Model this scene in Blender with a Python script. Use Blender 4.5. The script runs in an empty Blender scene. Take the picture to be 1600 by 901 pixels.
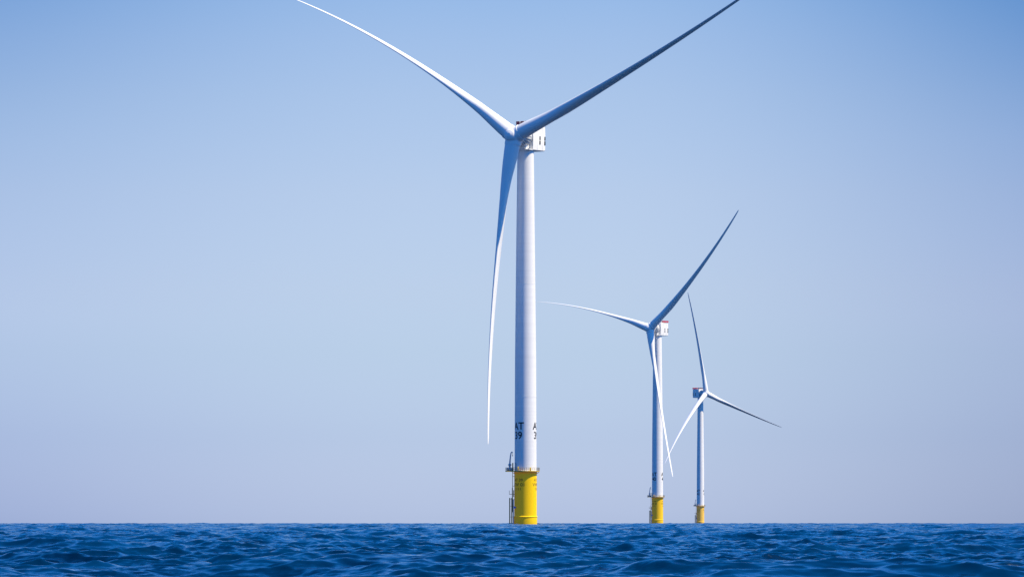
import bpy, bmesh, math, random
import numpy as np
from mathutils import Matrix, Vector, Euler
random.seed(7)
rad = math.radians
S = bpy.context.scene
COL = S.collection
REARTH = 6.371e6
CAM_H = 1.3
F = 7950.0            # focal length in pixels of a 1600 px wide picture

# ------------------------------------------------------------------ materials
def new_mat(name):
    m = bpy.data.materials.new(name); m.use_nodes = True
    nt = m.node_tree
    return m, nt, nt.nodes['Principled BSDF']

def paint(name, col, rough=0.4, var=0.06, scale=0.25, streak=True, emis=None, es=0.0, metallic=0.0, spec=0.25, grime=None, bands=False):
    m, nt, b = new_mat(name)
    N, L = nt.nodes, nt.links
    tc = N.new('ShaderNodeTexCoord')
    mp = N.new('ShaderNodeMapping'); mp.inputs['Scale'].default_value = (scale*3, scale*3, scale*0.35 if streak else scale*3)
    no = N.new('ShaderNodeTexNoise'); no.inputs['Scale'].default_value = 1.0; no.inputs['Detail'].default_value = 6
    L.new(tc.outputs['Object'], mp.inputs['Vector']); L.new(mp.outputs[0], no.inputs['Vector'])
    mr = N.new('ShaderNodeMapRange'); mr.inputs['From Min'].default_value = 0.3; mr.inputs['From Max'].default_value = 0.7
    mr.inputs['To Min'].default_value = 1.0-var; mr.inputs['To Max'].default_value = 1.0
    L.new(no.outputs['Fac'], mr.inputs['Value'])
    mx = N.new('ShaderNodeMix'); mx.data_type = 'RGBA'; mx.blend_type = 'MULTIPLY'; mx.inputs[0].default_value = 1.0
    mx.inputs[6].default_value = (*col, 1); L.new(mr.outputs[0], mx.inputs[7])
    out = mx.outputs[2]
    if grime:                      # darker run-off and growth close to the water line
        z0, z1, gc = grime
        sp = N.new('ShaderNodeSeparateXYZ'); L.new(tc.outputs['Object'], sp.inputs[0])
        n2 = N.new('ShaderNodeTexNoise'); n2.inputs['Scale'].default_value = 0.9; n2.inputs['Detail'].default_value = 5
        L.new(tc.outputs['Object'], n2.inputs['Vector'])
        ad = N.new('ShaderNodeMath'); ad.operation = 'MULTIPLY_ADD'; ad.inputs[1].default_value = 1.2
        L.new(n2.outputs['Fac'], ad.inputs[0]); L.new(sp.outputs['Z'], ad.inputs[2])
        r2 = N.new('ShaderNodeMapRange'); r2.inputs['From Min'].default_value = z0; r2.inputs['From Max'].default_value = z1
        r2.inputs['To Min'].default_value = 0.35; r2.inputs['To Max'].default_value = 0.0
        L.new(ad.outputs[0], r2.inputs['Value'])
        m2 = N.new('ShaderNodeMix'); m2.data_type = 'RGBA'; L.new(r2.outputs[0], m2.inputs[0])
        L.new(out, m2.inputs[6]); m2.inputs[7].default_value = (*gc, 1); out = m2.outputs[2]
    if bands:                      # faint rings where the rolled plates were welded
        mpb = N.new('ShaderNodeMapping'); mpb.inputs['Scale'].default_value = (.01, .01, .42)
        nb = N.new('ShaderNodeTexNoise'); nb.inputs['Scale'].default_value = 1.0; nb.inputs['Detail'].default_value = 4; nb.inputs['Roughness'].default_value = .8
        L.new(tc.outputs['Object'], mpb.inputs['Vector']); L.new(mpb.outputs[0], nb.inputs['Vector'])
        rb = N.new('ShaderNodeMapRange'); rb.inputs['From Min'].default_value = .3; rb.inputs['From Max'].default_value = .7
        rb.inputs['To Min'].default_value = .90; rb.inputs['To Max'].default_value = 1.0; L.new(nb.outputs['Fac'], rb.inputs['Value'])
        mb = N.new('ShaderNodeMix'); mb.data_type = 'RGBA'; mb.blend_type = 'MULTIPLY'; mb.inputs[0].default_value = 1
        L.new(out, mb.inputs[6]); L.new(rb.outputs[0], mb.inputs[7]); out = mb.outputs[2]
    L.new(out, b.inputs['Base Color'])
    r3 = N.new('ShaderNodeMapRange'); r3.inputs['To Min'].default_value = rough*0.8; r3.inputs['To Max'].default_value = rough*1.25
    L.new(no.outputs['Fac'], r3.inputs['Value']); L.new(r3.outputs[0], b.inputs['Roughness'])
    b.inputs['Specular IOR Level'].default_value = spec
    b.inputs['Metallic'].default_value = metallic
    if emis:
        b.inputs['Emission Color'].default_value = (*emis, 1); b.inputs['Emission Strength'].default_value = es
    return m

M_TOWER = paint('tower_white', (0.86, 0.86, 0.86), 0.45, 0.05, 0.12, bands=True)
M_BLADE = paint('blade_white', (0.86, 0.86, 0.86), 0.42, 0.05, 0.12)
M_NAC   = paint('nacelle_white', (0.84, 0.84, 0.83), 0.45, 0.06, 0.3)
M_GREY  = paint('generator_grey', (0.62, 0.63, 0.64), 0.5, 0.15, 0.5)
M_DARK  = paint('vent_dark', (0.025, 0.027, 0.03), 0.6, 0.3, 1.0)
M_LETTER= paint('letter_black', (0.008, 0.010, 0.022), 0.6, 0.2, 1.0)
M_FAINT = paint('faded_letter', (0.30, 0.21, 0.015), 0.6, 0.3, 1.0)
M_RED   = paint('railing_red', (0.62, 0.07, 0.14), 0.5, 0.15, 1.0)
M_RED.use_nodes = True
_n = M_RED.node_tree; _t = _n.nodes.new('ShaderNodeBsdfTranslucent'); _t.inputs['Color'].default_value = (.9, .12, .2, 1)
_m = _n.nodes.new('ShaderNodeMixShader'); _m.inputs[0].default_value = .45
_n.links.new(_n.nodes['Principled BSDF'].outputs[0], _m.inputs[1]); _n.links.new(_t.outputs[0], _m.inputs[2])
_n.links.new(_m.outputs[0], _n.nodes['Material Output'].inputs['Surface'])
M_MAROON= paint('radiator_maroon', (0.12, 0.03, 0.06), 0.6, 0.3, 1.0)
M_STEEL = paint('galvanised_steel', (0.30, 0.31, 0.32), 0.55, 0.2, 1.0)
M_OLIVE = paint('weathered_yellow_steel', (0.20, 0.15, 0.035), 0.6, 0.35, 1.0)
M_DECK  = paint('deck_edge_paint', (0.62, 0.40, 0.02), 0.6, 0.25, 1.0)
M_CRANE = paint('crane_grey', (0.45, 0.47, 0.50), 0.5, 0.1, 1.0)
M_TUBE  = paint('tube_white', (0.8, 0.8, 0.8), 0.4, 0.1, 1.0)
M_BLUE  = paint('box_blue', (0.03, 0.16, 0.6), 0.5, 0.1, 1.0)
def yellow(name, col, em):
    return paint(name, col, 0.42, 0.07, 0.25, emis=(1.0, 0.45, 0.12), es=em, spec=.1, grime=(0.6, 3.2, (0.30, 0.22, 0.02)))  # paint glows faintly to lift the colour of its shaded side
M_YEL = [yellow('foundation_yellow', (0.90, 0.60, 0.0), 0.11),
         yellow('foundation_yellow_haze', (0.86, 0.55, 0.02), 0.10),  # a little distance haze put into the yellow
         yellow('foundation_yellow_far_haze', (0.80, 0.52, 0.10), 0.12)]  # more distance haze put into the yellow, for the farthest turbine

# ------------------------------------------------------------------ mesh helpers
def obj(name, bm, m, parent=None, smooth=True, mw=None):
    me = bpy.data.meshes.new(name)
    bmesh.ops.recalc_face_normals(bm, faces=bm.faces[:])
    bm.to_mesh(me); bm.free()
    if smooth:
        me.polygons.foreach_set('use_smooth', [True]*len(me.polygons))
        try: me.set_sharp_from_angle(angle=rad(32))
        except Exception: pass
    me.materials.append(m)
    o = bpy.data.objects.new(name, me); COL.objects.link(o)
    if parent is not None: o.parent = parent
    if mw is not None: o.matrix_basis = mw
    return o

def rot_to(v):
    return Vector((0, 0, 1)).rotation_difference(Vector(v).normalized()).to_matrix().to_4x4()

def tube(bm, p, q, r, r2=None, n=10, caps=True):
    p, q = Vector(p), Vector(q)
    d = q-p; R = rot_to(d); r2 = r if r2 is None else r2
    a, b = [], []
    for i in range(n):
        t = 2*math.pi*i/n
        c = Vector((math.cos(t), math.sin(t), 0))
        a.append(bm.verts.new(p + R @ (c*r))); b.append(bm.verts.new(q + R @ (c*r2)))
    for i in range(n):
        j = (i+1) % n
        bm.faces.new((a[i], a[j], b[j], b[i]))
    if caps:
        bm.faces.new(a[::-1]); bm.faces.new(b)

def lathe(bm, prof, n=96, M=Matrix.Identity(4), caps=True):
    rings = []
    for r, z in prof:
        rings.append([bm.verts.new(M @ Vector((r*math.cos(2*math.pi*i/n), r*math.sin(2*math.pi*i/n), z))) for i in range(n)])
    for a, b in zip(rings, rings[1:]):
        for i in range(n):
            j = (i+1) % n
            bm.faces.new((a[i], a[j], b[j], b[i]))
    if caps:
        bm.faces.new(rings[0][::-1]); bm.faces.new(rings[-1])

def box(bm, x0, x1, y0, y1, z0, z1, bev=0.0, seg=2):
    r = bmesh.ops.create_cube(bm, size=1.0, matrix=Matrix.Translation(((x0+x1)/2, (y0+y1)/2, (z0+z1)/2)) @ Matrix.Diagonal((x1-x0, y1-y0, z1-z0, 1)))
    if bev > 0:
        es = list({e for v in r['verts'] for e in v.link_edges})
        bmesh.ops.bevel(bm, geom=es, offset=bev, segments=seg, profile=0.5, affect='EDGES')

def interp(x, xs, ys): return float(np.interp(x, xs, ys))

# ------------------------------------------------------------------ turbine parts
def blade_bm(P, cone, back, LS=1.0):
    RS = [2.9, 4, 6, 8, 10, 13, 16, 19, 22, 26, 30, 35, 40, 45, 50, 56, 62, 68, 74, 80, 85, 90, 94, 98, 101, 104, 106, 107.6, 108.8, 109.5, 109.9]
    xc = [2.9, 6, 10, 16, 22, 30, 40, 50, 65, 80, 90, 98, 104, 107.6, 109.5, 109.9]
    yc = [5.5, 5.5, 5.5, 5.7, 5.9, 5.5, 4.75, 4.1, 3.3, 2.6, 2.15, 1.8, 1.45, 1.15, .7, .3]
    xt = [2.9, 5, 10, 16, 22, 30, 40, 50, 80, 110]; yt = [1, 1, .88, .66, .49, .38, .30, .26, .21, .18]
    xb = [2.9, 10, 20, 35, 60, 85, 110]; yb = [102, 104, 106, 103, 100, 98, 96]
    n = 28
    bm = bmesh.new(); rings = []
    for r in RS:
        c = interp(r, xc, yc); tr = interp(r, xt, yt); be = rad(interp(r, xb, yb))
        circ = interp(r, [4, 20], [1, 0]); circ = circ*circ*(3-2*circ)
        q = max(0.0, (r-3)/107.0)
        off_t = P*q**2.2
        off_a = r*math.tan(rad(cone)) - back*q**2
        LE = Vector((math.cos(be), -math.sin(be), 0))      # t = -X, a = -Y
        SU = Vector((math.sin(be), math.cos(be), 0))
        ax = 0.5*circ + 0.34*(1-circ)
        ring = []
        for i in range(n):
            th = 2*math.pi*i/n
            s = 0.5-0.5*math.cos(th)
            up = math.sin(th) >= 0
            naca = 5*tr*(0.2969*math.sqrt(s)-0.126*s-0.3516*s*s+0.2843*s**3-0.1015*s**4)
            cam = 0.035*(1-(2*s-1)**2)
            yy = (naca*1.1+cam) if up else (-naca*0.9+cam)
            cy = 0.5*math.sin(th)*tr
            y = cy*circ + yy*(1-circ)
            p = Vector((-off_t, -off_a, 3+(r-3)*LS)) + LE*((ax-s)*c) + SU*(y*c)
            ring.append(bm.verts.new(p))
        rings.append(ring)
    for a, b in zip(rings, rings[1:]):
        for i in range(n):
            j = (i+1) % n
            bm.faces.new((a[i], a[j], b[j], b[i]))
    bm.faces.new(rings[0][::-1]); bm.faces.new(rings[-1])
    return bm

def text_bm(txt, size, bold=0.03):
    cu = bpy.data.curves.new('t', 'FONT'); cu.body = txt; cu.size = size; cu.align_x = 'CENTER'
    cu.offset = bold*size; cu.resolution_u = 5
    o = bpy.data.objects.new('t', cu); COL.objects.link(o)
    bpy.context.view_layer.update()
    dg = bpy.context.evaluated_depsgraph_get()
    me = bpy.data.meshes.new_from_object(o.evaluated_get(dg))
    bpy.data.objects.remove(o); bpy.data.curves.remove(cu)
    bm = bmesh.new(); bm.from_mesh(me); bpy.data.meshes.remove(me)
    return bm

def marking(rows, radius_at, ang, parent, m, name='letter', sx=1.0):
    """rows: (text, z of baseline, cap height). wrapped round a cylinder; ang = azimuth from the camera side, + to the right"""
    for txt, z, h in rows:
        bm = text_bm(txt, h/0.729, 0.018)
        xs = [v.co.x for v in bm.verts]; lo, hi = min(xs), max(xs)
        k = int((hi-lo)/0.25)
        for i in range(1, k+1):
            bmesh.ops.bisect_plane(bm, geom=bm.verts[:]+bm.edges[:]+bm.faces[:], plane_co=(lo+i*(hi-lo)/(k+1), 0, 0), plane_no=(1, 0, 0))
        for v in bm.verts:
            R = radius_at(z+v.co.y)+0.025
            t = ang + (v.co.x-(lo+hi)/2)*sx/R
            zz = z+v.co.y
            v.co = Vector((R*math.sin(t), -R*math.cos(t), zz))
        left = set(bm.verts)                 # every character is a part of its own
        while left:
            st = [left.pop()]; isl = set(st)
            while st:
                v = st.pop()
                for e in v.link_edges:
                    w = e.other_vert(v)
                    if w in left: left.discard(w); isl.add(w); st.append(w)
            sub = bmesh.new(); mp_ = {v: sub.verts.new(v.co) for v in isl}
            for f in bm.faces:
                if f.verts[0] in isl: sub.faces.new([mp_[v] for v in f.verts])
            obj(name, sub, m, parent, smooth=False)
        bm.free()

TW_Z = [20.3, 60, 100, 136.2]; TW_R = [4.0, 3.85, 3.42, 2.98]
def tower_r(z): return interp(z, TW_Z, TW_R)

def hub_bm():
    bm = bmesh.new()
    # central casting with three blade sockets and a rounded nose
    bmesh.ops.create_uvsphere(bm, u_segments=48, v_segments=32, radius=3.35)
    lathe(bm, [(3.15, -2.6), (3.15, -0.5), (3.0, 0.8), (2.6, 2.3), (1.8, 3.3), (0.7, 3.8)], 48, rot_to((0, -1, 0)))
    for k in range(3):
        d = Vector((math.sin(2*math.pi*k/3), 0, math.cos(2*math.pi*k/3)))
        R = rot_to(d)
        lathe(bm, [(2.95, 0.4), (2.95, 2.95)], 48, R)
    return bm

def make_turbine(px, D, yaw_deg, phi, tilt, cone, over, HUBZ, Ps, back, number, pale, label):
    z0 = -D*D/(2*REARTH)-0.25
    root = bpy.data.objects.new('wind_turbine', None); COL.objects.link(root)
    root.location = ((px-800)/F*D, D, z0); root.empty_display_size = 5
    root['label'] = label; root['category'] = 'wind turbine'; root['group'] = 'offshore wind turbines standing in the sea'
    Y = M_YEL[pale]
    # ---- foundation
    bm = bmesh.new()
    lathe(bm, [(4.26, -10), (4.22, 3.15), (4.34, 3.2), (4.34, 3.4), (4.22, 3.56), (4.10, 3.62), (4.10, 19.55)], 128)
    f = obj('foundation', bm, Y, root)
    bm = bmesh.new(); lathe(bm, [(4.105, 19.1), (4.2, 19.15), (4.2, 19.32), (4.105, 19.37)], 96, caps=False)
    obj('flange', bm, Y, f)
    for k in (0, 1, 2):
        a = rad(-43+120*k)
        marking([('AT '+number, 16.2, 1.05), ('VW 01', 14.4, 1.25), ('1111', 12.95, 1.0)], lambda z: 4.10, a-rad(1), f, M_FAINT, sx=1.15)
    # ---- tower in three flanged sections
    bm = bmesh.new()
    prof = [(4.12, 19.6), (4.12, 20.0), (4.0, 20.02)]
    zz = 20.5
    while zz < 136:
        prof.append((tower_r(zz), zz)); zz += 3.0
    prof += [(2.98, 136.2)]
    lathe(bm, prof, 128)
    tw = obj('tower', bm, M_TOWER, root)
    for z in (47, 88, 136.0):
        r = tower_r(z); bm = bmesh.new()
        lathe(bm, [(r-0.02, z-.12), (r+.035, z-.09), (r+.035, z+.09), (r-0.02, z+.12)], 128, caps=False)
        obj('flange', bm, M_TOWER, tw)
    for k in (0, 1, 2):
        a = rad(-44+120*k)
        marking([('AT', 35.0, 2.7), (number, 31.6, 2.7)], tower_r, a, tw, M_LETTER, sx=1.02)
    # door above the platform
    bm = bmesh.new()
    th0, th1 = rad(196), rad(214); vs = []
    for i in range(9):
        t = th0+(th1-th0)*i/8; vs.append((bm.verts.new((4.06*math.cos(t), 4.06*math.sin(t), 20.5)), bm.verts.new((4.06*math.cos(t), 4.06*math.sin(t), 22.9))))
    for a, b in zip(vs, vs[1:]): bm.faces.new((a[0], b[0], b[1], a[1]))
    obj('door', bm, M_GREY, tw)
    # ---- working platform
    outline = []
    Rp = 5.1; wy = 2.7; xl = -7.35
    a0 = math.pi - math.asin(wy/Rp)
    for i in range(73):
        t = -a0 + 2*a0*i/72
        outline.append(Vector((Rp*math.cos(t), Rp*math.sin(t), 0)))
    outline += [Vector((xl+.5, wy, 0)), Vector((xl, wy-.5, 0)), Vector((xl, -wy+.5, 0)), Vector((xl+.5, -wy, 0))]
    bm = bmesh.new()
    lo = [bm.verts.new(p+Vector((0, 0, 19.72))) for p in outline]; hi = [bm.verts.new(p+Vector((0, 0, 19.98))) for p in outline]
    n = len(outline)
    for i in range(n): j = (i+1) % n; bm.faces.new((lo[i], lo[j], hi[j], hi[i]))
    bm.faces.new(lo[::-1]); bm.faces.new(hi)
    plat = obj('platform', bm, M_DECK, root, smooth=False)
    for k in range(16):
        t = 2*math.pi*(k+.5)/16; c, s = math.cos(t), math.sin(t); bm = bmesh.new()
        tube(bm, (4.05*c, 4.05*s, 18.9), (5.0*c, 5.0*s, 19.6), .09, n=6)
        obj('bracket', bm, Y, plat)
    # railing: posts by arc length
    pts = outline+[outline[0]]; brl = {20.6: bmesh.new(), 21.17: bmesh.new()}
    acc = 0.0; step = 0.80
    for p, q in zip(pts, pts[1:]):
        L = (q-p).length; d = 0.0
        while acc + (L-d) >= step:
            d += step-acc; acc = 0.0
            c = p.lerp(q, d/L); c = c*((c.length-.08)/c.length)
            bm = bmesh.new(); tube(bm, c+Vector((0, 0, 19.98)), c+Vector((0, 0, 21.2)), .055, n=6)
            obj('railing_post', bm, M_OLIVE, plat)
        acc += L-d
        for z in (20.6, 21.17):
            tube(brl[z], p*.985+Vector((0, 0, z)), q*.985+Vector((0, 0, z)), .038, n=6)
    for z in brl: obj('handrail', brl[z], M_STEEL, plat)
    # ---- davit crane
    bm = bmesh.new()
    cx, cy = -5.75, -0.9
    lathe(bm, [(.62, 19.98), (.62, 20.4), (.42, 20.7), (.36, 21.9), (.62, 22.0), (.62, 22.35), (.30, 22.6)], 24, Matrix.Translation((cx, cy, 0)))
    box(bm, cx-.95, cx+.95, cy-.55, cy+.55, 20.05, 21.0, .08)
    cr = obj('crane', bm, M_CRANE, root)
    bm = bmesh.new()
    P0 = [Vector((cx, cy, 22.3)), Vector((cx+.12, cy, 24.0)), Vector((cx+.3, cy, 25.6)), Vector((cx+.5, cy, 26.6)), Vector((cx+.85, cy, 26.9)), Vector((cx+1.0, cy, 26.5))]
    RR = [.30, .25, .21, .20, .18, .16]
    for i in range(5): tube(bm, P0[i], P0[i+1], RR[i], RR[i+1], 10)
    obj('boom', bm, M_CRANE, cr)
    bm = bmesh.new(); tube(bm, P0[-1], P0[-1]+Vector((0, 0, -.9)), .05, n=6); box(bm, P0[-1].x-.14, P0[-1].x+.14, cy-.12, cy+.12, 25.35, 25.7, .04)
    obj('hook', bm, M_DARK, cr)
    # supply cabinet & gate post
    bm = bmesh.new(); box(bm, -6.9, -6.35, -2.3, -1.6, 19.985, 21.2, .05); obj('cabinet', bm, M_CRANE, plat)
    bm = bmesh.new(); box(bm, -4.85, -4.45, -1.6, -1.2, 19.985, 22.9, .04); obj('gate_post', bm, M_OLIVE, plat)
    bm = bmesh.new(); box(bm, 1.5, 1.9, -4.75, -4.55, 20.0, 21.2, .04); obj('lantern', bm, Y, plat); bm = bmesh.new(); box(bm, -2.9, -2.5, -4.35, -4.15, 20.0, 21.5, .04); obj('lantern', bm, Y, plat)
    # ---- ladder from the platform down
    lad = bmesh.new()
    for y in (-.35, .35): tube(lad, (-4.72, y, 5.0), (-4.72, y, 21.0), .09, n=8)
    z = 5.3
    while z < 20.9: tube(lad, (-4.72, -.35, z), (-4.72, .35, z), .04, n=6); z += .35
    for z in (6.5, 9.5, 14.5, 18): tube(lad, (-4.72, 0, z), (-4.0, 0, z), .08, n=6)
    obj('ladder', lad, M_OLIVE, root)
    # rest platform
    bm = bmesh.new()
    box(bm, -5.95, -4.02, -1.1, 1.1, 11.45, 11.6)
    for x, y in ((-5.9, -1.05), (-5.9, 0), (-5.9, 1.05), (-4.9, -1.05), (-4.9, 1.05)): tube(bm, (x, y, 11.6), (x, y, 12.85), .07, n=6)
    tube(bm, (-4.85, -1.05, 9.4), (-4.85, -1.05, 13.9), .12, n=8); tube(bm, (-4.35, -1.05, 10.5), (-4.35, -1.05, 13.0), .14, n=8)
    tube(bm, (-5.9, -1.05, 12.85), (-5.9, 1.05, 12.85), .05, n=6)
    obj('rest_platform', bm, M_OLIVE, root, smooth=False)
    # ---- boat landing: two fender tubes with a ladder between
    obl = None
    for z in (9.8, 7.2, 3.3, 1.0):
        bm = bmesh.new()
        for y in (-.9, .9): tube(bm, (-5.75, y, z), (-3.95, y, z), .055, n=8)
        tube(bm, (-5.75, -.9, z), (-5.75, .9, z), .07, n=8)
        o_ = obj('boat_landing' if obl is None else 'strut', bm, M_OLIVE, root if obl is None else obl)
        obl = obl or o_
    for x in (-5.75, -5.0):
        for y in (-.9, .9):
            bl = bmesh.new(); tube(bl, (x, y, -5), (x, y, 10.2), .2, n=12)
            obj('fender', bl, M_OLIVE, obl)
    bm = bmesh.new(); tube(bm, (-4.42, -.75, -5), (-4.42, -.75, 9.6), .2, n=12); obj('cable_tube', bm, M_TUBE, root)
    bm = bmesh.new(); box(bm, -4.25, -3.55, -2.35, -2.0, 6.4, 7.0, .05); obj('junction_box', bm, M_BLUE, f)
    # ---- nacelle (yawed frame: rotor towards local -Y)
    RZ = Matrix.Rotation(rad(yaw_deg), 4, 'Z')
    w, ya, yb, zb, zt = 3.75, -1.0, 8.3, 136.25, 145.6
    bm = bmesh.new()
    # box lofted with slightly bulging flanks and rounded rear
    def ring(y, ww, b, t, c):
        pts = [(-ww+c, b), (0, b-.02), (ww-c, b), (ww, b+c), (ww+.12, (b+t)/2), (ww, t-c), (ww-c, t), (0, t+.02), (-ww+c, t), (-ww, t-c), (-ww-.12, (b+t)/2), (-ww, b+c)]
        return [bm.verts.new((x, y, z)) for x, z in pts]
    rs = [ring(ya, w-.05, zb, zt, .2), ring(ya+.3, w, zb-.02, zt, .22), ring(yb-1.4, w, zb, zt, .25), ring(yb-.4, w-.12, zb+.1, zt-.25, .35), ring(yb, w-.45, zb+.5, zt-.9, .4)]
    for a, b in zip(rs, rs[1:]):
        for i in range(12): j = (i+1) % 12; bm.faces.new((a[i], a[j], b[j], b[i]))
    bm.faces.new(rs[0][::-1]); bm.faces.new(rs[-1])
    nac = obj('nacelle', bm, M_NAC, root, mw=RZ)
    for y in (3.8, 7.35):
        for s in (-1, 1):
            for (p, q) in ((138.55, 139.95), (140.2, 141.6)):
                bm = bmesh.new(); box(bm, s*w-(.14 if s > 0 else .05) + (0.1*s), s*w+(.05 if s > 0 else .14)+(0.1*s), y-.42, y+.42, p, q, .03)
                obj('vent', bm, M_DARK, nac)
    # panel seams
    for y in (1.9, 5.6):
        for k in (-1, 1):
            bm = bmesh.new(); box(bm, k*(w+.03)-.06, k*(w+.03)+.06, y-.03, y+.03, zb+.4, zt-.4)
            obj('seam', bm, M_GREY, nac, smooth=False)
    # bed frame carrying the generator in front of the box; thin wide slab added to shade the tower top
    bm = bmesh.new()
    box(bm, -3.6, 3.6, -3.5, -1.02, 136.24, 136.55, 0.1, 2); box(bm, -2.2, 2.2, -3.4, -1.02, 136.56, 141.5, 0.5, 3)
    obj('bed_frame_and_shade_slab', bm, M_NAC, root, mw=RZ)
    bm = bmesh.new(); lathe(bm, [(3.02, 136.02), (3.14, 136.06), (3.14, 136.5), (3.0, 136.55)], 96)
    obj('yaw_ring', bm, M_NAC, root)
    TILT = Matrix.Rotation(rad(-tilt), 4, 'X')
    H = RZ @ Matrix.Translation((0, -over, HUBZ)) @ TILT
    # direct-drive generator ring with cooling fins
    bm = bmesh.new()
    G = rot_to((0, -1, 0))
    lathe(bm, [(2.7, -7.2), (3.45, -7.0), (3.7, -6.7), (3.7, -4.8), (3.4, -4.5), (2.5, -4.0), (2.3, -2.0)], 96, G)
    gen = obj('generator', bm, M_GREY, root, mw=RZ @ Matrix.Translation((0, -over, 141.6)) @ TILT)
    bm = bmesh.new()
    for k in range(24):
        t = 2*math.pi*k/24
        d = Vector((math.cos(t), 0, math.sin(t))); s = Vector((-math.sin(t), 0, math.cos(t)))*.07
        a = [d*2.5+Vector((0, 3.75, 0)), d*3.5+Vector((0, 4.2, 0)), d*3.83+Vector((0, 4.9, 0)), d*3.83+Vector((0, 6.5, 0)), d*3.4+Vector((0, 6.5, 0)), d*2.4+Vector((0, 4.8, 0))]
        A = [bm.verts.new(p+s) for p in a]; B = [bm.verts.new(p-s) for p in a]
        bm.faces.new(A); bm.faces.new(B[::-1])
        for i in range(6): j = (i+1) % 6; bm.faces.new((A[i], A[j], B[j], B[i]))
    obj('fin', bm, M_NAC, gen, smooth=False)
    # hub
    h = obj('hub', hub_bm(), M_BLADE, root, mw=H @ Matrix.Rotation(rad(90-phi), 4, 'Y'))
    md = h.modifiers.new('remesh', 'REMESH'); md.mode = 'VOXEL'; md.voxel_size = 0.14; md.use_smooth_shade = True
    sm = h.modifiers.new('smooth', 'SMOOTH'); sm.factor = 0.6; sm.iterations = 14
    for k in range(3):
        B = H @ Matrix.Rotation(rad(90-(phi+120*k)), 4, 'Y')
        b = obj('blade', blade_bm(Ps[k], cone, back, 1.018 if D < 2000 else 1.0), M_BLADE, root, mw=B)
        bm = bmesh.new(); lathe(bm, [(2.76, 2.75), (2.96, 2.8), (2.96, 3.25), (2.74, 3.3)], 64, caps=False)
        obj('collar', bm, M_BLADE, b)
    # ---- roof deck: red fence panels, white posts, coolers
    X = 3.75; Y0, Y1 = 1.7, 8.2; zr = zt
    def piece(name, m, fn):
        bm = bmesh.new(); fn(bm); return obj(name, bm, m, nac, smooth=False)
    for k in (-1, 1): piece('fence_panel', M_RED, lambda bm: box(bm, k*X-.04, k*X+.04, Y0, Y1, zr+.22, zr+1.45))
    for k in (Y0, Y1): piece('fence_panel', M_RED, lambda bm: box(bm, -X+.05, X-.05, k-.04, k+.04, zr+.22, zr+1.45))
    for x in (-X, -X/3, X/3, X):
        for yo in (Y0-.1, Y1+.1): piece('fence_post', M_NAC, lambda bm: tube(bm, (x, yo, zr-.15), (x, yo, zr+1.5), .09, n=6))
    for y in (3.9, 6.0):
        for k in (-1, 1): piece('fence_post', M_NAC, lambda bm: tube(bm, (k*(X+.1), y, zr-.3), (k*(X+.1), y, zr+1.5), .08, n=6))
    piece('hoist_deck', M_NAC, lambda bm: box(bm, -X-.1, X+.1, Y0-.1, Y1+.15, zr+.04, zr+.18))
    for i, x in enumerate((-2.75, -.9, .95, 2.8)):
        bm = bmesh.new(); box(bm, x-.78, x+.78, -.85, .5, zr+.03, zr+1.4, .05); c = obj('cooler', bm, M_CRANE, nac, smooth=False)
        bm = bmesh.new(); box(bm, x-.68, x+.68, -.93, -.86, zr+.15, zr+1.32)
        obj('grille', bm, M_MAROON, c, smooth=False)
    bm = bmesh.new(); tube(bm, (1.9, 1.1, zr), (1.9, 1.1, zr+2.3), .05, n=6); tube(bm, (1.5, 1.1, zr+2.1), (2.3, 1.1, zr+2.1), .05, n=6)
    obj('wind_vane', bm, M_STEEL, nac)
    return root

T1 = make_turbine(821.2, 1850, -30.5, 23.6, 4.64, 2.07, 8.4, 141.0, (6.3, 13.5, 7.7), 2.84, '39', 0,
    'largest and nearest white wind turbine, marked AT 39 above its yellow foundation')
T2 = make_turbine(1027.3, 3676, -38.9, 42.4, 4.47, 0.47, 9.1, 141.2, (12.95, 11.2, 1.2), 3.84, '40', 1,
    'middle sized white wind turbine marked AT 40, red fence on top of its white nacelle')
T3 = make_turbine(1094.4, 5476, 42.5, 99.0, 6.5, 4.4, 8.6, 140.8, (6.2, 11.0, 3.1), 0.34, '41', 2,
    'smallest and farthest white wind turbine, its rotor on the right of its blue shaded nacelle')

# ------------------------------------------------------------------ sea
rng = np.random.default_rng(5)
class Ocean:
    """FFT ocean tile (wind sea), with height and choppy sideways displacement"""
    def __init__(s, L, N, U, wdir, lmin, lmax, hs, spread=4):
        s.L, s.N = L, N
        k1 = 2*np.pi*np.fft.fftfreq(N, L/N)
        kx, ky = np.meshgrid(k1, k1, indexing='ij'); k = np.hypot(kx, ky); k[0, 0] = 1
        kp = 9.81/U**2*0.80
        ph = np.exp(-1.25*(kp/k)**2)/k**4
        c = (kx*math.cos(wdir)+ky*math.sin(wdir))/k
        ph = ph*(0.12+np.maximum(c, 0)**spread)
        lam = 2*np.pi/k
        ph[(lam < lmin) | (lam > lmax)] = 0; ph[0, 0] = 0
        h = (rng.normal(size=(N, N))+1j*rng.normal(size=(N, N)))*np.sqrt(ph)
        f = lambda a: np.real(np.fft.ifft2(a))
        z = f(h); sc = hs/4/z.std()
        s.z = z*sc; s.dx = f(1j*kx/k*h)*sc; s.dy = f(1j*ky/k*h)*sc
    def sample(s, x, y):
        u = (x/s.L % 1)*s.N; v = (y/s.L % 1)*s.N
        i = np.floor(u).astype(int) % s.N; j = np.floor(v).astype(int) % s.N; fu = u-np.floor(u); fv = v-np.floor(v)
        i2 = (i+1) % s.N; j2 = (j+1) % s.N
        g = lambda a: (a[i, j]*(1-fu)*(1-fv)+a[i2, j]*fu*(1-fv)+a[i, j2]*(1-fu)*fv+a[i2, j2]*fu*fv)
        return g(s.z), g(s.dx), g(s.dy)
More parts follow.
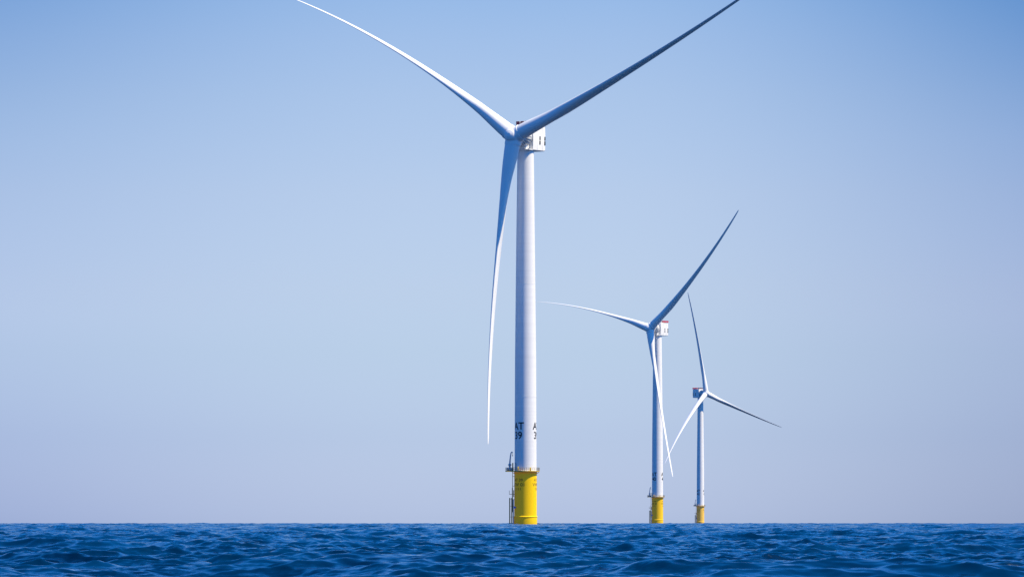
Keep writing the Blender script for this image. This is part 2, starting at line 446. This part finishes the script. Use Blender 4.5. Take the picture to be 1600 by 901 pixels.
WD = rad(-98)      # waves run towards the camera, a little to the left
OC = [Ocean(811., 512, 7.5, WD-.35, 18., 75., 0.68, 4), Ocean(97., 1024, 4.0, WD+.15, 0.25, 2.2, 0.19, 3), Ocean(311., 1024, 4.2, WD, 2.2, 16., 0.56, 4)]

def sea_grid(rs, th, verts, faces, base):
    R, T = np.meshgrid(rs, th, indexing='ij')
    x = R*np.sin(T); y = R*np.cos(T)
    z = np.zeros_like(x); X = x.copy(); Yy = y.copy()
    for n, o in enumerate(OC):
        hz, dx, dy = o.sample(x, y)
        if n == 1:
            fade = np.clip(1.3-R/6000., 0.6, 1.0); hz = hz*fade; dx = dx*fade; dy = dy*fade
        amp = np.clip((R-20)/120., .12, 1.0)
        z += hz*amp; X += dx*amp*.85; Yy += dy*amp*.85
    z -= R*R/(2*REARTH)
    verts.append(np.stack([X, Yy, z], -1).reshape(-1, 3))
    nr, nt_ = R.shape
    idx = np.arange(nr*nt_).reshape(nr, nt_)+base
    faces.append(np.stack([idx[:-1, :-1], idx[:-1, 1:], idx[1:, 1:], idx[1:, :-1]], -1).reshape(-1, 4))
    return base+nr*nt_

def radii(r0, r1, a, p, cap):
    out = [r0]
    while out[-1] < r1: out.append(out[-1]+min(cap, a*(out[-1]/180.)**p))
    return np.array(out)
verts, faces, base = [], [], 0
base = sea_grid(radii(70, 5600, .16, 1.5, 1.6), np.arange(rad(-7.5), rad(7.5), 0.0006), verts, faces, base)
base = sea_grid(radii(5600, 16000, 60, 0, 60), np.linspace(rad(-7.5), rad(7.5), 160), verts, faces, base)
w_ = rad(7.5)-0.0006; w2 = rad(32)
for a_, b_ in ((w_, w2), (-w2, -w_)):
    base = sea_grid(radii(70, 5600, .45, 1.5, 4.5), np.linspace(a_, b_, 330), verts, faces, base)
    base = sea_grid(radii(5600, 16000, 120, 0, 120), np.linspace(a_, b_, 160), verts, faces, base)
base = sea_grid(radii(70, 16000, 1.2, 1.3, 150), np.linspace(w2, 2*math.pi-w2, 420), verts, faces, base)
base = sea_grid(np.concatenate([[0.5], np.arange(2, 70.6, 1.0)]), np.linspace(0, 2*math.pi, 361), verts, faces, base)
V = np.concatenate(verts); Fq = np.concatenate(faces)
me = bpy.data.meshes.new('sea')
me.vertices.add(len(V)); me.vertices.foreach_set('co', V.astype(np.float32).ravel())
me.loops.add(Fq.size); me.loops.foreach_set('vertex_index', Fq[:, ::-1].astype(np.int32).ravel())
me.polygons.add(len(Fq)); me.polygons.foreach_set('loop_start', np.arange(0, Fq.size, 4, dtype=np.int32))
me.polygons.foreach_set('use_smooth', np.ones(len(Fq), dtype=bool))
me.update(calc_edges=True)
if me.polygons[0].normal.z < 0: me.flip_normals()
sea = bpy.data.objects.new('sea', me); COL.objects.link(sea); sea['kind'] = 'structure'
m, nt, b = new_mat('sea_water')
N_, L_ = nt.nodes, nt.links
tc = N_.new('ShaderNodeTexCoord')
b.inputs['Roughness'].default_value = 0.09
b.inputs['IOR'].default_value = 1.333
b.inputs['Base Color'].default_value = (0.0, 0.045, 0.14, 1)
geo = N_.new('ShaderNodeNewGeometry'); nrm = geo.outputs['Normal']
npn = N_.new('ShaderNodeTexNoise'); npn.inputs['Scale'].default_value = .10; npn.inputs['Detail'].default_value = 4; npn.inputs['Roughness'].default_value = .6
mpp = N_.new('ShaderNodeMapping'); mpp.inputs['Scale'].default_value = (.8, .35, 1); L_.new(tc.outputs['Object'], mpp.inputs['Vector']); L_.new(mpp.outputs[0], npn.inputs['Vector'])
gust = N_.new('ShaderNodeMapRange'); gust.inputs['From Min'].default_value = .42; gust.inputs['From Max'].default_value = .60; gust.inputs['To Min'].default_value = .15; gust.inputs['To Max'].default_value = 1.2
L_.new(npn.outputs['Fac'], gust.inputs['Value'])
for sc_, k_ in ((0.8, .45), (2.4, .85), (7.0, .7)):       # wind ripples too small for the mesh, stronger where gusts touch the water
    n1 = N_.new('ShaderNodeTexNoise'); n1.inputs['Scale'].default_value = sc_; n1.inputs['Detail'].default_value = 2; n1.inputs['Roughness'].default_value = .5
    mp = N_.new('ShaderNodeMapping'); mp.inputs['Rotation'].default_value = (0, 0, rad(8)); mp.inputs['Scale'].default_value = (.7, 1, 1)
    L_.new(tc.outputs['Object'], mp.inputs['Vector']); L_.new(mp.outputs[0], n1.inputs['Vector'])
    a1 = N_.new('ShaderNodeVectorMath'); a1.operation = 'MULTIPLY_ADD'; a1.inputs[1].default_value = (k_, k_, 0); a1.inputs[2].default_value = (-k_/2, -k_/2, 0)
    L_.new(n1.outputs['Color'], a1.inputs[0])
    g1 = N_.new('ShaderNodeVectorMath'); g1.operation = 'SCALE'; L_.new(a1.outputs[0], g1.inputs[0]); L_.new(gust.outputs[0], g1.inputs['Scale'])
    a2 = N_.new('ShaderNodeVectorMath'); a2.operation = 'ADD'; L_.new(nrm, a2.inputs[0]); L_.new(g1.outputs[0], a2.inputs[1]); nrm = a2.outputs[0]
a3 = N_.new('ShaderNodeVectorMath'); a3.operation = 'NORMALIZE'; L_.new(nrm, a3.inputs[0]); 
# random patches of darker and lighter body colour
n2 = N_.new('ShaderNodeTexNoise'); n2.inputs['Scale'].default_value = .2; n2.inputs['Detail'].default_value = 4
L_.new(tc.outputs['Object'], n2.inputs['Vector'])
cr = N_.new('ShaderNodeValToRGB'); cr.color_ramp.elements[0].position = .3; cr.color_ramp.elements[0].color = (0.0, .006, .022, 1)
cr.color_ramp.elements[1].position = .7; cr.color_ramp.elements[1].color = (0.0, .022, .068, 1)
L_.new(n2.outputs['Fac'], cr.inputs[0])
# deep water body under a clear reflecting skin
gl = N_.new('ShaderNodeBsdfGlossy'); gl.inputs['Color'].default_value = (.80, .92, 1.0, 1); gl.inputs['Roughness'].default_value = .13
df = N_.new('ShaderNodeBsdfDiffuse'); L_.new(cr.outputs[0], df.inputs['Color'])
fr = N_.new('ShaderNodeFresnel'); fr.inputs['IOR'].default_value = 1.333
for n_ in (gl, df, fr): L_.new(a3.outputs[0], n_.inputs['Normal'])
mxs = N_.new('ShaderNodeMixShader'); L_.new(fr.outputs[0], mxs.inputs[0]); L_.new(df.outputs[0], mxs.inputs[1]); L_.new(gl.outputs[0], mxs.inputs[2])
L_.new(mxs.outputs[0], N_['Material Output'].inputs['Surface'])
N_.remove(b)
me.materials.append(m)

# ------------------------------------------------------------------ light
SUN_EL, SUN_AZ = rad(57), math.atan2(-0.25, 0.97)      # direction towards the sun in the xy plane (from +X)
sd = Vector((math.cos(SUN_EL)*math.cos(SUN_AZ), math.cos(SUN_EL)*math.sin(SUN_AZ), math.sin(SUN_EL)))
l = bpy.data.lights.new('sun', 'SUN'); l.energy = 7.5; l.angle = rad(.53); l.color = (1.0, .845, .57)
lo = bpy.data.objects.new('sun', l); COL.objects.link(lo); lo.rotation_euler = sd.to_track_quat('Z', 'Y').to_euler()
W = bpy.data.worlds.new('World'); S.world = W; W.use_nodes = True
nt = W.node_tree; N_, L_ = nt.nodes, nt.links
bg = N_['Background']
sky = N_.new('ShaderNodeTexSky'); sky.sky_type = 'NISHITA'; sky.sun_disc = False
sky.sun_elevation = SUN_EL; sky.sun_rotation = math.pi/2 - SUN_AZ
sky.air_density = 1.0; sky.dust_density = 0.6; sky.ozone_density = 3.0
# grade of the sky by height above the horizon (hazy and lilac low down, deep blue above)
tc = N_.new('ShaderNodeTexCoord'); sp = N_.new('ShaderNodeSeparateXYZ'); L_.new(tc.outputs['Generated'], sp.inputs[0])
def world_ramp(stops, fac):
    r = N_.new('ShaderNodeValToRGB'); e = r.color_ramp.elements
    e[0].position = stops[0][0]; e[0].color = (*stops[0][1], 1); e[1].position = stops[-1][0]; e[1].color = (*stops[-1][1], 1)
    for p_, c_ in stops[1:-1]:
        k = e.new(p_); k.color = (*c_, 1)
    L_.new(fac, r.inputs[0]); return r.outputs[0]
def vmath(op, a, b_):
    n = N_.new('ShaderNodeVectorMath'); n.operation = op
    for i_, v_ in enumerate((a, b_)):
        if isinstance(v_, (int, float)): n.inputs[i_].default_value = (v_,)*3
        elif isinstance(v_, tuple): n.inputs[i_].default_value = v_
        else: L_.new(v_, n.inputs[i_])
    return n.outputs[0]
def mapr(src, a0, a1, b0, b1, kind='LINEAR'):
    n = N_.new('ShaderNodeMapRange'); n.interpolation_type = kind
    for k_, v_ in zip(('From Min', 'From Max', 'To Min', 'To Max'), (a0, a1, b0, b1)): n.inputs[k_].default_value = v_
    L_.new(src, n.inputs['Value']); return n.outputs[0]
KS = 3.0
Zr = mapr(sp.outputs['Z'], 0, 0.5, 0, 1)          # ramp position 1 = 30 degrees up
STOPS = [(0.0012, (1, 1, 1)), (0.5, (1, 1, 1))]
STOPS = [(0.0012, (1.179, 1.42, 2.415)), (0.0165, (1.013, 1.222, 2.03)), (0.0329, (1.027, 1.178, 1.761)), (0.0455, (1.098, 1.167, 1.642)),
         (0.0643, (1.135, 1.148, 1.524)), (0.0832, (1.083, 1.112, 1.445)), (0.0945, (1.01, 1.075, 1.417)), (0.105, (0.90, 1.03, 1.39)),
         (0.15, (.72, 1.05, 1.55)), (0.22, (.40, 1.15, 2.0)), (0.35, (.10, 1.25, 2.3)), (0.5, (.05, 1.15, 2.2))]
base_ = world_ramp([(z_*2, tuple(c/KS for c in col_)) for z_, col_ in STOPS], Zr)
# lens falloff painted into the low sky: a little darker towards the left and, more, the right
RIGHT = [(0.0, (.27, .25, .19)), (.04, (.22, .22, .12)), (.075, (.36, .28, .15)), (.105, (.62, .42, .23)), (.3, (0, 0, 0))]
LEFT = [(0.0, (.23, .20, .10)), (.04, (.09, .09, .03)), (.075, (.2, .15, .08)), (.105, (.38, .27, .15)), (.3, (0, 0, 0))]
wr = mapr(sp.outputs['X'], 0.015, 0.135, 0, 1.2, 'SMOOTHSTEP')
wl = mapr(sp.outputs['X'], -0.015, -0.135, 0, 1.2, 'SMOOTHSTEP')
r_ = vmath('MULTIPLY', world_ramp([(z_*2, c_) for z_, c_ in RIGHT], Zr), wr)
l_ = vmath('MULTIPLY', world_ramp([(z_*2, c_) for z_, c_ in LEFT], Zr), wl)
side = vmath('SUBTRACT', vmath('SUBTRACT', 1.0, r_), l_)
aft = N_.new('ShaderNodeMix'); aft.data_type = 'RGBA'; L_.new(mapr(sp.outputs['Y'], .85, .2, 0, 1, 'SMOOTHSTEP'), aft.inputs[0])
aft.inputs[6].default_value = (1, 1, 1, 1); aft.inputs[7].default_value = (.9, .95, 1.03, 1)
side = vmath('MULTIPLY', side, aft.outputs[2])
out = vmath('MULTIPLY', vmath('MULTIPLY', vmath('MULTIPLY', sky.outputs[0], base_), side), KS)
L_.new(out, bg.inputs['Color']); bg.inputs['Strength'].default_value = 0.10

# ------------------------------------------------------------------ camera
cam = bpy.data.cameras.new('camera'); co = bpy.data.objects.new('camera', cam); COL.objects.link(co)
cam.sensor_width = 36; cam.lens = F/1600*36; cam.shift_y = (813.2-450.5)/1600
co.location = (0, 0, CAM_H); co.rotation_euler = (math.pi/2, 0, 0)
cam.clip_start = 1; cam.clip_end = 60000
S.camera = co
S.cycles.caustics_reflective = False
S.cycles.sample_clamp_direct = 2.0
S.view_settings.view_transform = 'Standard'; S.view_settings.look = 'None'; S.view_settings.exposure = 0
